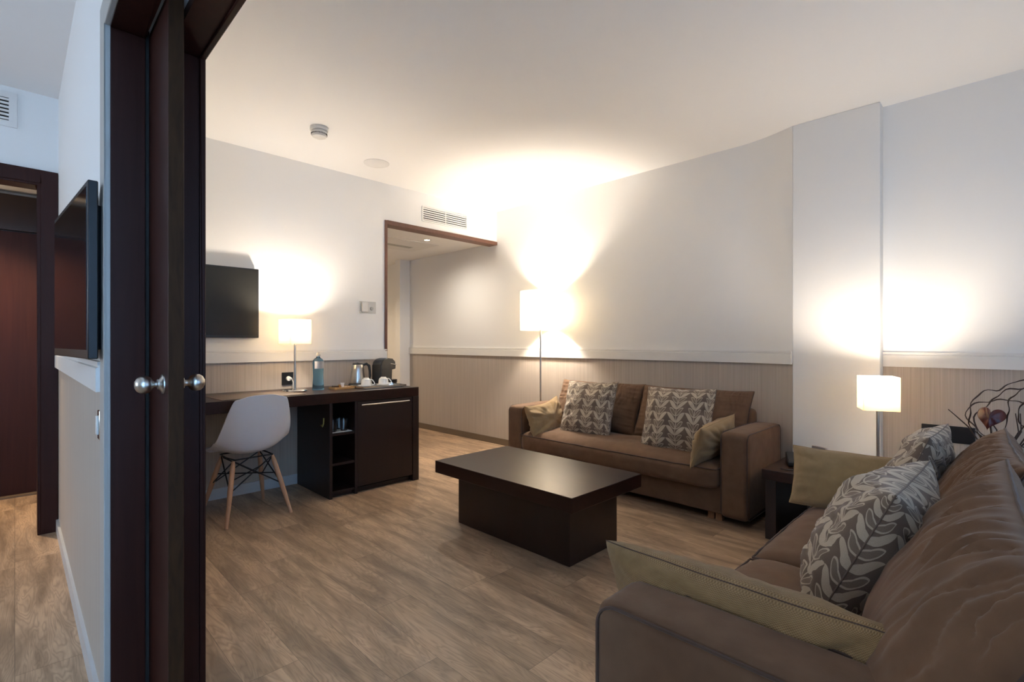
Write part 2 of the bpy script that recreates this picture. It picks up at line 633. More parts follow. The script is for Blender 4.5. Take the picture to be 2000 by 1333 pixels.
# facade with two window openings
b = BM()
yf0, yf1 = YD - .1, YD
for x0, x1 in ((XW, -1.4), (0.0, .6), (2.4, XB)):
    box(b, x0, x1, yf0, yf1, 0, H)
for x0, x1 in ((-1.4, 0.0), (.6, 2.4)):
    box(b, x0, x1, yf0, yf1, 2.4, H)
    box(b, x0, x1, yf0, yf1, 0, .15)
struct('wall_front', b, 'upper_wall')
for n, (x0, x1) in enumerate(((.6, 2.4), (-1.4, 0.0)), 1):
    b = BM()
    for a0, a1, c0, c1 in ((x0, x1, .15, .2), (x0, x1, 2.35, 2.4), (x0, x0 + .05, .2, 2.35), (x1 - .05, x1, .2, 2.35), ((x0 + x1) / 2 - .03, (x0 + x1) / 2 + .03, .2, 2.35)):
        box(b, a0, a1, yf0 + .01, yf0 + .06, c0, c1)
    struct('window_%d' % n, b, 'white_trim')
b = BM()
for a in ((YD - .1, 1.8, 0, H), (3.8, 7.2, 0, H), (1.8, 3.8, 0, .85), (1.8, 3.8, 2.35, H)):  # side opening made for the added bedroom fill light
    box(b, XW - .1, XW, *a)
struct('wall_left', b, 'upper_wall')
# hall behind the back wall
b = BM()
wallbox(b, .15, 2.42, 5.98, 6.1, 0, HH)
box(b, 3.79, XB, 5.98, 6.1, 0, HH)
struct('wall_hall_end', b, ['upper_wall', 'upper_wall'])
b = BM(); box(b, 2.42, 3.95, 7.0, 7.1, 0, HH)
struct('wall_hall_far', b, 'upper_wall')
b = BM(); box(b, .15, .25, T, 5.98, 0, HH)
struct('wall_hall_side', b, 'upper_wall')
b = BM(); box(b, 2.3, 2.42, 6.1, 7.0, 0, HH)
struct('wall_hall_niche', b, 'upper_wall')


# chair rails
def rail(name, path, side):
    """profile swept along a floor path; side = +1 / -1 picks the room side normal"""
    prof = [(0, 1.02), (.018, 1.02), (.018, 1.093), (.011, 1.096), (.011, 1.1), (.014, 1.101), (.014, 1.113), (0, 1.113)]
    bm = BM()
    P = [Vector(p) for p in path]
    rings = []
    for i, p in enumerate(P):
        ds = []
        if i > 0: ds.append((P[i] - P[i - 1]).normalized())
        if i < len(P) - 1: ds.append((P[i + 1] - P[i]).normalized())
        nn = [Vector((-d.y, d.x)) * side for d in ds]
        m = sum(nn, Vector((0, 0))).normalized()
        k = 1 / max(.3, m.dot(nn[0]))
        rings.append([bm.verts.new((p.x + m.x * o * k, p.y + m.y * o * k, z)) for o, z in prof])
    for a, c in zip(rings, rings[1:]):
        for k in range(len(prof)):
            j = (k + 1) % len(prof)
            bm.faces.new((a[k], a[j], c[j], c[k]))
    bm.faces.new(rings[0]); bm.faces.new(rings[-1][::-1])
    struct(name, bm, 'white_trim')


rail('trim_1', [(XC1, YA), (2.50, YA)], -1)
rail('trim_2', [(XB, 5.98), (XB, 1.44)] + CURVE[1:-1] + [(3.847, 1.060)], -1)
rail('trim_3', [(XB, .56), (XB, YD)], -1)
rail('trim_4', [(XC0, YA), (XC0, 1.965)], -1)


def base(name, path, side, mat='baseboard_mat', h=.072):
    bm = BM()
    P = [Vector(p) for p in path]
    for p, q in zip(P, P[1:]):
        d = (q - p).normalized()
        n = Vector((-d.y, d.x)) * side * .012
        prism(bm, [(p.x, p.y), (q.x, q.y), (q.x + n.x, q.y + n.y), (p.x + n.x, p.y + n.y)], 0, h)
    struct(name, bm, mat)


base('baseboard_right', [(XB, 5.98), (XB, 1.44)] + CURVE[1:-1] + [(3.847, 1.060)], -1)
base('baseboard_corner', [(XB, .56), (XB, YD)], -1)
base('baseboard_back', [(XC1, YA), (1.66, YA)], -1, 'steel_baseboard', .08)
base('baseboard_left', [(XC0, YA), (XC0, 1.965)], -1, 'steel_baseboard', .075)
base('baseboard_partition', [(XC1, YJ + .03), (XC1, YA)], -1, 'baseboard_mat')

# dark thin frame round the hall opening
b = BM()
box(b, 2.483, 2.507, YA - .012, T + .005, 0, 2.342)
box(b, 2.507, XB, YA - .012, T + .005, 2.305, 2.342)
struct('trim_5', b, 'frame_wood', bevel=.002)

# sliding door in the partition: lining, leaf, knobs
d1 = struct('door_1')
b = BM()
G0, G1 = .283, .345           # slot for the leaf
box(b, XC0 + .008, G0, YJ, YJ + .02, 0, HL)
box(b, G1, XC1, YJ, YJ + .02, 0, HL)
box(b, XC0 + .008, G0, -.05, YJ + .02, HL, HL + .03)
box(b, G1, XC1, -.05, YJ + .02, HL, HL + .03)
box(b, XC0 + .008, XC1, -.05, -.035, 0, HL + .03)
o = obj('door_frame', b, 'door_wood', d1, smooth=False, bevel=.002)
b = BM()
box(b, XC1 - .006, XC1 + .012, YJ - .006, YJ + .055, 0, HL + .06)
box(b, XC1 - .006, XC1 + .012, -.05, YJ - .006, HL - .006, HL + .06)
obj('far_architrave', b, 'door_wood', d1, smooth=False, bevel=.003)
b = BM()
box(b, XC0 - .008, XC0 + .008, YJ, 1.965, 0, HL + .085)
box(b, XC0 - .008, XC0 + .008, -.05, YJ, HL, HL + .085)
obj('near_architrave', b, 'grey_trim', d1, smooth=False, bevel=.003)
b = BM()  # near-black strips put shade into the leaf slot, plus a track piece
box(b, G0, .2935, YJ + .008, YJ + .0195, 0, HL + .03)
box(b, .3315, G1, YJ + .008, YJ + .0195, 0, HL + .03)
box(b, G0, G1, -.03, 1.60, HL + .022, HL + .0295)
box(b, G0, G1, -.03, YJ + .3, HL + .045, HL + .05)
obj('track_slot_shade', b, 'dark_gap', d1, smooth=False)
b = BM()
box(b, .294, .331, 1.611, YJ + .28, .008, HL + .02, 0)
for f in b.faces:
    if f.calc_center_median().y < 1.612: f.material_index = 1
leafd = obj('door_panel', b, ['door_wood', 'worn_edge_wood'], d1, smooth=False, bevel=.002)
for sx, x0 in ((-1, .294), (1, .331)):
    b = BM()
    k = 1.0
    prof = [(.028, 0), (.0275, .003), (.022, .005), (.016, .010), (.015, .014), (.009, .016), (.0085, .022), (.012, .026), (.019, .030), (.0235, .037), (.0248, .046), (.0235, .056), (.018, .064), (.010, .069), (.0, .0705)]
    lathe(b, [(r, z * sx * .93) for r, z in prof], (x0, 1.677, 1.055), 40, 'X')
    obj('door_knob', b, 'brushed_steel', leafd)['label'] = 'brushed steel ball door knob'

# bedroom doorway on the back wall
d2 = struct('door_2')
b = BM()
box(b, .112, .19, YA - .02, YA + .001, 0, 2.225)
box(b, -.89, -.80, YA - .02, YA + .001, 0, 2.225)
box(b, -.80, .112, YA - .02, YA + .001, 2.144, 2.225)
box(b, .097, .112, YA - .02, T, 0, 2.144)
box(b, -.80, -.785, YA - .02, T, 0, 2.144)
box(b, -.785, .097, YA - .02, T, 2.129, 2.144)
obj('door_frame', b, 'door_wood', d2, smooth=False, bevel=.002)
# wooden door at the end of the entrance hall
d3 = struct('door_3')
b = BM(); box(b, -.95, .14, 5.36, 5.40, .012, 2.02)
obj('door_panel', b, 'door_wood', d3, smooth=False, bevel=.003)
b = BM(); box(b, -1.0, .15, 5.39, 5.44, 0, 2.30); box(b, -1.0, .15, 5.35, 5.40, 2.03, 2.30)
obj('door_frame', b, 'wenge_side', d3, smooth=False, bevel=.002)
b = BM(); box(b, -1.0, .15, 5.30, 5.36, 0, .012)
obj('threshold', b, 'baseboard_mat', d3, smooth=False)
b = BM(); box(b, -1.1, -1.0, T, 5.44, 0, HH)
struct('wall_entrance', b, 'upper_wall')
b = BM(); box(b, -1.0, .15, 5.44, 5.5, 0, HH)
struct('wall_entrance_end', b, 'upper_wall')

# ------------------------------------------------------------------ soft shapes
def nz(x, y, z=0.0):
    return noise.noise(Vector((x, y, z)))


def pillow(name, w, h, t, mat, seed, center, right, up, pinch=.05, wrinkle=.006, seamr=.0025, seam_mat=None, n=56, power=.48, sag=0.0, sharp=.0):
    """square or long cushion; right/up give its plane, the front looks along right x up"""
    root_o = Vector(center)
    r_ = Vector(right).normalized()
    u_ = Vector(up).normalized()
    u_ = (u_ - r_ * u_.dot(r_)).normalized()
    n_ = r_.cross(u_)
    M = Matrix((( r_.x, u_.x, n_.x, root_o.x), (r_.y, u_.y, n_.y, root_o.y), (r_.z, u_.z, n_.z, root_o.z), (0, 0, 0, 1)))

    def outline(a, c):
        x = w / 2 * a * (1 - pinch * (1 - c * c)) + .006 * nz(c * 2, seed * 3.1, a)
        y = h / 2 * c * (1 - pinch * (1 - a * a)) + .006 * nz(a * 2, seed * 1.7, c) - sag * (1 - a * a)
        return x, y

    bm = BM()

    def side(sg):
        def fn(s, q):
            a = math.sin((s - .5) * PI); c = math.sin((q - .5) * PI)
            a = a * .75 + (2 * s - 1) * .25; c = c * .75 + (2 * q - 1) * .25
            x, y = outline(a, c)
            e = max(0.0, (1 - abs(a) ** 2.4) * (1 - abs(c) ** 2.4))
            z = t / 2 * e ** power
            ang = math.atan2(c, a)
            rad = math.hypot(a, c)
            fold = abs(nz(ang * 3.2 + seed, rad * .8, seed * sg)) - .25
            edge = min(1, e * 4) * (1 - .55 * e)
            z += wrinkle * fold * 2.4 * edge * min(1, rad * 1.3)
            z += wrinkle * 1.2 * nz(a * 2.4 + seed, c * 2.4, sg * 2.0 + seed) * min(1, e * 3)
            if sharp:
                z += sharp * (abs(nz(a * 5 + c * 3 + seed, c * 7 - a * 4, sg)) ** .6 - .4) * min(1, e * 4)
            return (x, y, sg * max(z, 0))
        return fn

    def uvf(s, q):
        a = math.sin((s - .5) * PI); c = math.sin((q - .5) * PI)
        a = a * .75 + (2 * s - 1) * .25; c = c * .75 + (2 * q - 1) * .25
        return ((2 * s - 1) * (w / 2 + .25 * t) + seed * .37, (2 * q - 1) * (h / 2 + .25 * t) + seed * .11)
    grid(bm, n, n, side(1), uvf)
    grid(bm, n, n, side(-1), uvf)
    o = obj(name, bm, mat)
    o.matrix_world = M
    # seam
    bm = BM()
    pts = []
    N = 40
    for (fa, fc) in ((lambda s: 2 * s - 1, lambda s: -1), (lambda s: 1, lambda s: 2 * s - 1), (lambda s: 1 - 2 * s, lambda s: 1), (lambda s: -1, lambda s: 1 - 2 * s)):
        for i in range(N):
            x, y = outline(fa(i / N), fc(i / N))
            pts.append((x, y, 0))
    tube(bm, pts, seamr, 6, True)
    s = obj('seam', bm, seam_mat or mat, o)
    return o


def puff(w, d, h, bulge=.03, seed=1, nx=60, ny=40, top_wr=.004, front_wr=.0, droop=0.0, r=.05, crown=.02):
    """upholstered block centred at the origin in x, front at y=0, from z=0 to h"""
    bm = BM()
    bmesh.ops.create_cube(bm, size=2)
    bmesh.ops.subdivide_edges(bm, edges=bm.edges, cuts=30, use_grid_fill=True)
    k = 7.0
    for v in bm.verts:
        a, b_, c = v.co
        L = (abs(a) ** k + abs(b_) ** k + abs(c) ** k) ** (1 / k)
        # rounded box: keep absolute corner radius
        q = Vector((a * w / 2, b_ * d / 2, c * h / 2))
        inner = Vector((max(-w / 2 + r, min(w / 2 - r, q.x)), max(-d / 2 + r, min(d / 2 - r, q.y)), max(-h / 2 + min(r, h / 2 - .001), min(h / 2 - min(r, h / 2 - .001), q.z))))
        dd = q - inner
        if dd.length > 1e-6:
            q = inner + dd.normalized() * min(dd.length, r)
        a1, b1, c1 = q.x / (w / 2), q.y / (d / 2), q.z / (h / 2)
        q.z += crown * c * (1 - a1 ** 4) * (1 - b1 ** 2) if c > 0 else 0
        q.y += -bulge * (1 - c1 ** 2) * (1 - a1 ** 6) if b1 < 0 else 0
        q.z += top_wr * nz(q.x * 5 + seed, q.y * 7, seed) + top_wr * .7 * (abs(nz(q.x * 14, q.y * 4, seed * 2.0)) - .3) * (abs(b1))
        if b1 < -.6 and front_wr:
            q.y += front_wr * (abs(nz(q.x * 16 + seed, q.z * 6, 3.0)) - .25) * (1 - c1 * c1)
        if droop and b1 < -.7:
            q.z -= droop * (-b1 - .7) / .3 * (1 if c1 < 0 else .3)
        v.co = q + Vector((0, d / 2, h / 2))
    return bm


def round_rect_path(w, h, r, y, n=6, x0=0, z0=0):
    pts = []
    for cx, cz, a0 in ((w / 2 - r, h / 2 - r, 0), (-w / 2 + r, h / 2 - r, 90), (-w / 2 + r, -h / 2 + r, 180), (w / 2 - r, -h / 2 + r, 270)):
        for i in range(n + 1):
            a = R(a0 + 90 * i / n)
            pts.append((x0 + cx + r * math.cos(a), y, z0 + cz + r * math.sin(a)))
    return pts


# ------------------------------------------------------------------ sofas
def sofa(loc, rz, label, two_seats, L=2.12, D=.65, CY=.515, near=False):
    t = thing('sofa', label, 'sofa', loc, rz)
    AW = .175
    inner = L - 2 * AW
    # base rail
    b = BM(); box(b, -inner / 2 - .01, inner / 2 + .01, .025, D - .03, .055, .25)
    obj('sofa_base', b, 'sofa_suede', t, bevel=.012, seg=3)
    # backrest
    b = BM(); box(b, -inner / 2 - .02, inner / 2 + .02, D - .11, D, .05, .69)
    obj('backrest', b, 'sofa_suede', t, bevel=.04, seg=5)
    for sx in (-1, 1):
        # arm: rounded front and top
        xo = sx * (L / 2 - AW / 2)
        b = puff(AW, D, .55, .008, 3 + sx, top_wr=.002, r=.032, crown=.008)
        for v in b.verts:
            v.co.x += xo; v.co.z += .045
        a = obj('armrest', b, 'sofa_suede', t)
        # piping: hoops on both flanks of the arm
        b = BM()
        for e in (-1, 1):
            x = xo + e * (AW / 2 - .006)
            pts = []
            r = .05
            y0, y1, z0, z1 = .006, D - .006, .05, .592
            for cy, cz, a0 in ((y1 - r, z1 - r, 0), (y0 + r, z1 - r, 90), (y0 + r, z0 + r, 180), (y1 - r, z0 + r, 270)):
                for i in range(7):
                    an = R(a0 + 15 * i)
                    pts.append((x, cy + r * math.cos(an), cz + r * math.sin(an)))
            tube(b, pts, .0038, 6, True)
        obj('piping', b, 'piping_suede', a)
    # seat cushions
    ns = 2 if two_seats else 1
    sw = inner / ns
    for i in range(ns):
        cx = -inner / 2 + sw * (i + .5)
        b = puff(sw - .006, .56, .145, .028, 5 + i * 3, top_wr=.009, front_wr=.012, droop=.03, r=.045, crown=.035)
        for v in b.verts:
            v.co.x += cx; v.co.y += -.025; v.co.z += .235
        s = obj('seat_cushion', b, 'sofa_suede', t)
        b = BM()
        N = 50
        pts = [(cx - (sw / 2 - .012) + (sw - .024) * k / N, -.030 - .006 * math.sin(PI * k / N), .352 - .004 * nz(k * .3, i + 2.0)) for k in range(N + 1)]
        pts = [(cx - sw / 2 + .002, .46, .372)] + [(cx - sw / 2 + .004, .02, .358)] + pts + [(cx + sw / 2 - .004, .02, .358), (cx + sw / 2 - .002, .46, .372)]
        tube(b, pts, .004, 6)
        obj('piping', b, 'piping_suede', s)
    # back cushions
    cw = inner / 2
    for i in range(2):
        cx = -inner / 2 + cw * (i + .5)
        b = BM()
        W, Hh, Tt = cw + .01, .46, .19
        rot = 0
        if near:
            W, Hh, Tt = (cw + .01, .48, .22) if i == 0 else (cw + .20, .52, .235)
            rot = R(3)
        sd = 2.3 + i * 5 + (7 if two_seats else 0)

        def outl(a, c):
            return (W / 2 * a * (1 - .035 * (1 - c * c)), Hh / 2 * c * (1 - .05 * (1 - a * a)) + .008 * nz(a * 3, sd))

        def sidef(sg):
            def fn(s, q):
                a = math.sin((s - .5) * PI) * .7 + (2 * s - 1) * .3; c = math.sin((q - .5) * PI) * .7 + (2 * q - 1) * .3
                x, y = outl(a, c)
                e = max(0.0, (1 - abs(a) ** 3.2) * (1 - abs(c) ** 3.0))
                z = Tt / 2 * e ** .45 * (1 - .18 * c)
                # gathers running down from the top piping
                g = max(0, c + .25)
                rid = abs(nz(a * 13 + .8 * nz(c * 2, a * 2, sd), c * 1.3, sd)) ** .7 - .45
                z += (.034 if near else .02) * rid * g * min(1, e * 5)
                rs = abs(nz(c * 9, a * 1.4, sd + 3)) - .25
                z += .014 * rs * max(0, abs(a) - .45) * 2 * min(1, e * 5)
                z += .008 * nz(a * 3, c * 3, sd + sg)
                return (x, y, sg * max(0, z))
            return fn
        grid(b, 130, 70, sidef(1)); grid(b, 60, 40, sidef(-1))
        bc = obj('back_cushion', b, 'sofa_suede', t, merge=False)
        tilt = R(66)
        bc.matrix_local = Matrix.Translation((cx + (.105 if rot and i else 0), CY, .60)) @ Matrix.Rotation(rot, 4, 'Z') @ Matrix.Rotation(tilt, 4, 'X')
        b = BM()
        pts = []
        N = 40
        for (fa, fc) in ((lambda s: 2 * s - 1, lambda s: -1), (lambda s: 1, lambda s: 2 * s - 1), (lambda s: 1 - 2 * s, lambda s: 1), (lambda s: -1, lambda s: 1 - 2 * s)):
            for k in range(N):
                x, y = outl(fa(k / N), fc(k / N))
                pts.append((x, y, .002 * nz(k * .7, sd)))
        tube(b, pts, .0042, 6, True)
        obj('piping', b, 'piping_suede', bc)
    # short wooden feet
    for sx in (-1, 1):
        for yy in (.06, D - .12):
            for q in (0, .052):
                b = BM(); box(b, -.021, .021, 0, .045, 0, .07)
                f = obj('foot', b, 'foot_wood', t, bevel=.002)
                f.location = (sx * (inner / 2 - .03 - q), yy, 0)
    return t


S1 = (3.215, 2.195)
sofa((S1[0], S1[1], 0), -R(90), 'brown suede sofa standing against the right wall behind the coffee table', False)
S2 = (1.975, .655)
sofa((S2[0], S2[1], 0), PI, 'brown suede sofa in the foreground seen along its near armrest', True, D=.85, CY=.58, near=True)

# ------------------------------------------------------------------ throw cushions
GL, GT = 'leaf patterned square cushions', 'plain tan woven cushions'
o = pillow('throw_pillow', .52, .48, .17, 'leaf_fabric', 1.0, (3.50, 2.56, .605), (0, -1, .03), (.33, .0, .94), wrinkle=.012, sharp=.006)
tag(o, 'leaf patterned square cushion leaning left on the far sofa, nearest the floor lamp', 'cushion', GL)
o = pillow('throw_pillow', .54, .49, .17, 'leaf_fabric', 2.0, (3.45, 1.72, .60), (0, -1, .02), (.30, .03, .95), wrinkle=.010)
tag(o, 'leaf patterned square cushion in the right half of the far sofa', 'cushion', GL)
o = pillow('throw_pillow', .50, .30, .15, 'tan_weave', 3.0, (3.42, 2.97, .50), (1, .07, .10), (.05, .32, .94), wrinkle=.014, sag=.025)
tag(o, 'plain tan oblong cushion propped against the far sofa armrest beside the floor lamp', 'cushion', GT)
o = pillow('throw_pillow', .50, .29, .16, 'tan_weave', 4.0, (3.40, 1.43, .50), (-1, .05, -.10), (.05, -.30, .95), wrinkle=.012)
tag(o, 'plain tan oblong cushion against the armrest of the far sofa next to the column', 'cushion', GT)
o = pillow('throw_pillow', .52, .48, .27, 'leaf_fabric', 5.0, (1.82, .285, .570), (-1, .04, 0), (0, -.42, .91), wrinkle=.018, sharp=.008, n=90)
tag(o, 'large leaf patterned cushion in the foreground leaning on the near sofa backrest', 'cushion', GL)
o = pillow('throw_pillow', .46, .44, .18, 'leaf_fabric', 6.0, (2.66, .27, .61), (-1, .05, 0), (0, -.36, .93), wrinkle=.014, sharp=.006, n=70)
tag(o, 'leaf patterned cushion catching blue daylight at the far end of the near sofa', 'cushion', GL)
o = pillow('throw_pillow', .67, .30, .18, 'coarse_weave', 7.0, (1.175, .42, .505), (0, -1, 0), (-.40, 0, .92), wrinkle=.012, pinch=.03, power=.42, n=80, seam_mat='piping_suede', seamr=.0016)
tag(o, 'coarse tan woven oblong cushion lying along the nearest armrest in the foreground', 'cushion', GT)
o = pillow('throw_pillow', .60, .28, .14, 'tan_weave', 8.0, (2.74, .46, .52), (0, 1, 0), (.28, 0, .95), wrinkle=.008)
tag(o, 'tan oblong cushion on the far armrest of the near sofa, below the glowing square lamp', 'cushion', GT)

# ------------------------------------------------------------------ coffee table
t = thing('coffee_table', 'low dark wenge coffee table with a thick top in the middle of the floor', 'coffee table', (2.275, 2.085, 0))
b = BM(); box(b, -.33, .33, -.565, .565, .322, .40)
obj('tabletop', b, 'wenge', t, bevel=.003)
b = BM(); box(b, -.235, .21, -.475, .44, 0, .322)
obj('pedestal', b, 'wenge_side', t, bevel=.003)

# ------------------------------------------------------------------ desk with cabinet
DY, DZ = 3.5625, .795
t = thing('desk', 'long dark wenge desk with a minibar cupboard along the back wall', 'desk', (0, 0, 0))
b = BM(); box(b, XC1 + .003, 2.444, DY, YA - .003, DZ - .078, DZ)
obj('desktop', b, 'wenge', t, bevel=.003)
b = BM()
box(b, 1.655, 1.678, DY + .004, YA - .02, 0, DZ - .078)
box(b, 1.858, 1.880, DY + .004, YA - .02, .0, DZ - .078)
box(b, 2.385, 2.444, DY, YA - .02, 0, DZ - .078)
box(b, 1.678, 2.385, YA - .05, YA - .03, .02, DZ - .078)
box(b, 1.678, 2.385, DY + .05, YA - .05, .0, .035)
obj('carcass', b, 'wenge_side', t, smooth=False, bevel=.002)
for z in (.035, .262, .488):
    b = BM(); box(b, 1.678, 1.858, DY + .012, YA - .05, z - .018 if z > .1 else z, z if z > .1 else z + .018)
    obj('shelf', b, 'wenge_side', t, smooth=False, bevel=.0015)
b = BM(); box(b, 1.882, 2.383, DY + .006, DY + .026, .052, DZ - .083)
dr = obj('cupboard_door', b, 'wenge_side', t, smooth=False, bevel=.002)
b = BM()
tube(b, [(1.90, DY - .022, .688), (2.335, DY - .022, .688)], .0055, 12)
for x in (1.93, 2.305):
    tube(b, [(x, DY - .022, .688), (x, DY + .008, .688)], .004, 8)
obj('handle', b, 'polished_steel', dr)['label'] = 'long steel bar handle'
b = BM(); tube(b, [(1.652, 3.66, .60), (1.650, 3.66, .56), (1.640, 3.66, .535), (1.632, 3.66, .55)], .006, 8)
obj('side_hook', b, 'bronze_hook', t)

# four tumblers on a napkin in the open shelf
b = BM(); box(b, 1.688, 1.85, 3.60, 3.78, .4885, .492)
tag(obj('napkin', b, 'paper_white', smooth=False), 'white folded napkin under the glasses in the desk shelf', 'napkin')
b = BM()
lathe(b, [(.0, 0), (.024, 0), (.026, .004), (.031, .085), (.0295, .085), (.025, .010), (.0, .009)], seg=28)
g0 = obj('tumbler', b, 'clear_glass')
G = 'tumblers in the open shelf of the desk'
for i, (x, y, lb) in enumerate([(1.718, 3.64, 'front left one of the clear tumblers in the desk shelf'), (1.805, 3.645, 'front right one of the clear tumblers in the desk shelf'),
                                (1.722, 3.73, 'rear left one of the clear tumblers in the desk shelf'), (1.812, 3.735, 'rear right one of the clear tumblers in the desk shelf')]):
    g = g0 if i == 0 else copy_tree(g0)
    g.location = (x, y, .492)
    tag(g, lb, 'glass', G)

# ------------------------------------------------------------------ shell chair
t = thing('shell_chair', 'white moulded shell chair with wooden dowel legs tucked under the desk', 'chair', (1.125, 3.70, 0), R(4))
prof = [(.235, .405), (.225, .430), (.19, .443), (.10, .437), (0, .428), (-.09, .430), (-.150, .452), (-.190, .510), (-.222, .600), (-.245, .700), (-.262, .790), (-.268, .832)]
wid = [.150, .195, .215, .228, .234, .236, .236, .234, .222, .200, .172, .140]
lift = [.0, .004, .012, .030, .055, .085, .095, .070, .045, .030, .018, .010]


def interp(arr, s):
    f = s * (len(arr) - 1)
    i = min(int(f), len(arr) - 2)
    q = f - i
    g = lambda k: Vector(arr[max(0, min(len(arr) - 1, k))]) if isinstance(arr[0], tuple) else arr[max(0, min(len(arr) - 1, k))]
    p0, p1, p2, p3 = g(i - 1), g(i), g(i + 1), g(i + 2)
    return .5 * ((2 * p1) + (p2 - p0) * q + (2 * p0 - 5 * p1 + 4 * p2 - p3) * q * q + (3 * p1 - p0 - 3 * p2 + p3) * q ** 3)


def shell(s, q):
    a = 2 * q - 1
    p = interp(prof, s); e = .01
    d = (interp(prof, min(1, s + e)) - interp(prof, max(0, s - e))).normalized()
    nrm = Vector((-d.y, d.x))      # towards the sitter
    if nrm.y < 0 and s < .4: nrm = -nrm
    nrm = Vector((d.y, -d.x)) if (d.y > .1 or d.x < 0) else nrm
    wv = interp(wid, s)
    k = interp(lift, s) * abs(a) ** 2.2
    top = max(0, (s - .93) / .07)
    rnd = -.035 * top * abs(a) ** 4
    return (wv * a, p.x + nrm.x * k, p.y + nrm.y * k + rnd)


b = BM(); grid(b, 44, 26, shell)
obj('seat_shell', b, 'chair_shell_white', t, solid=.006, sub=1)
legs = []
for sx in (-1, 1):
    for sy in (-1, 1):
        top, bot = Vector((sx * .125, sy * .105 - .01, .395)), Vector((sx * .205, sy * .225, 0))
        b = BM(); tube(b, [top, top.lerp(bot, .1), top.lerp(bot, .45), bot], [.010, .0155, .0165, .0105], 14)
        obj('leg', b, 'light_wood', t)
        legs.append((top, bot))
b = BM()
fr = [(-.12, -.13, .405), (.12, -.13, .405), (.13, 0, .403), (.12, .13, .405), (-.12, .13, .405), (-.13, 0, .403)]
tube(b, fr, .005, 8, True)
for (t0, b0) in legs:
    for (t1, b1) in legs:
        if (t0 - t1).length > .01 and abs((t0.x - t1.x) * (t0.y - t1.y)) < 1e-4:
            tube(b, [t0 + Vector((0, 0, .0)), t1.lerp(b1, .48)], .0042, 8)
tube(b, [legs[0][0].lerp(legs[0][1], .3), legs[3][0].lerp(legs[3][1], .3)], .004, 8)
tube(b, [legs[1][0].lerp(legs[1][1], .3), legs[2][0].lerp(legs[2][1], .3)], .004, 8)
obj('wire_brace', b, 'black_wire', t)

# ------------------------------------------------------------------ lamps
def square_lamp(loc, rz, label, power, wire_z=None):
    t = thing('table_lamp', label, 'lamp', loc, rz)
    b = BM(); lathe(b, [(0, 0), (.085, 0), (.09, .006), (.085, .013), (.012, .018), (0, .018)], seg=40)
    obj('lamp_base', b, 'polished_steel', t)
    b = BM(); tube(b, [(0, 0, .012), (0, 0, .385)], .0085, 14)
    obj('pole', b, 'brushed_steel', t)
    s, z0, z1 = .085, .368, .558
    b = BM()
    c0 = [(-s, -s), (s, -s), (s, s), (-s, s)]
    for i in range(4):
        p, q = c0[i], c0[(i + 1) % 4]
        vs = [b.verts.new((*p, z0)), b.verts.new((*q, z0)), b.verts.new((*q, z1)), b.verts.new((*p, z1))]
        b.faces.new(vs)
    obj('lamp_shade', b, 'table_shade_fabric', t, smooth=False, solid=.002)
    b = BM()
    for z in (z0 + .004,):
        tube(b, [(-s, 0, z), (s, 0, z)], .002, 6); tube(b, [(0, -s, z), (0, s, z)], .002, 6)
    lathe(b, [(0, .372), (.014, .372), (.014, .41), (0, .41)], seg=16)
    obj('socket', b, 'matt_black', t)
    b = BM(); lathe(b, [(0, .41), (.012, .412), (.026, .435), (.028, .455), (.02, .475), (0, .483)], seg=20)
    obj('bulb', b, 'bulb_glow', t)
    l = point('table_lamp_light', (loc[0], loc[1], loc[2] + .50), power, WARM, .035)
    return t


square_lamp((1.54, 3.92, DZ), R(8), 'square shaded steel lamp glowing on the desk', 12)
square_lamp((3.50, .52, .42), R(20), 'square shaded steel lamp glowing in front of the column', 12)

LX, LY = 3.745, 3.285
t = thing('floor_lamp', 'tall slim floor lamp with a glowing white drum shade in the corner', 'lamp', (LX, LY + .04, 0))
b = BM(); lathe(b, [(0, 0), (.085, 0), (.088, .008), (.08, .016), (.012, .02), (0, .02)], seg=40)
obj('lamp_base', b, 'polished_steel', t)
b = BM(); tube(b, [(0, 0, .012), (0, 0, 1.44)], .009, 14)
obj('pole', b, 'brushed_steel', t)
b = BM()
lathe(b, [(.205, 1.297), (.205, 1.69)], seg=64, cap=False)
obj('lamp_shade', b, 'lamp_shade_fabric', t, solid=.002)
b = BM()
for a in range(3):
    tube(b, [(0, 0, 1.31), (.205 * math.cos(a * 2.09), .205 * math.sin(a * 2.09), 1.31)], .002, 6)
obj('shade_ring', b, 'matt_black', t)
b = BM()
lathe(b, [(0, 1.42), (.015, 1.42), (.015, 1.46), (0, 1.46)], seg=16)
obj('socket', b, 'matt_black', t)
b = BM(); lathe(b, [(0, 1.46), (.012, 1.462), (.028, 1.485), (.03, 1.505), (.02, 1.53), (0, 1.538)], seg=20)
obj('bulb', b, 'bulb_glow', t)
point('floor_lamp_light', (LX, LY + .04, 1.50), 66, WARM, .04)

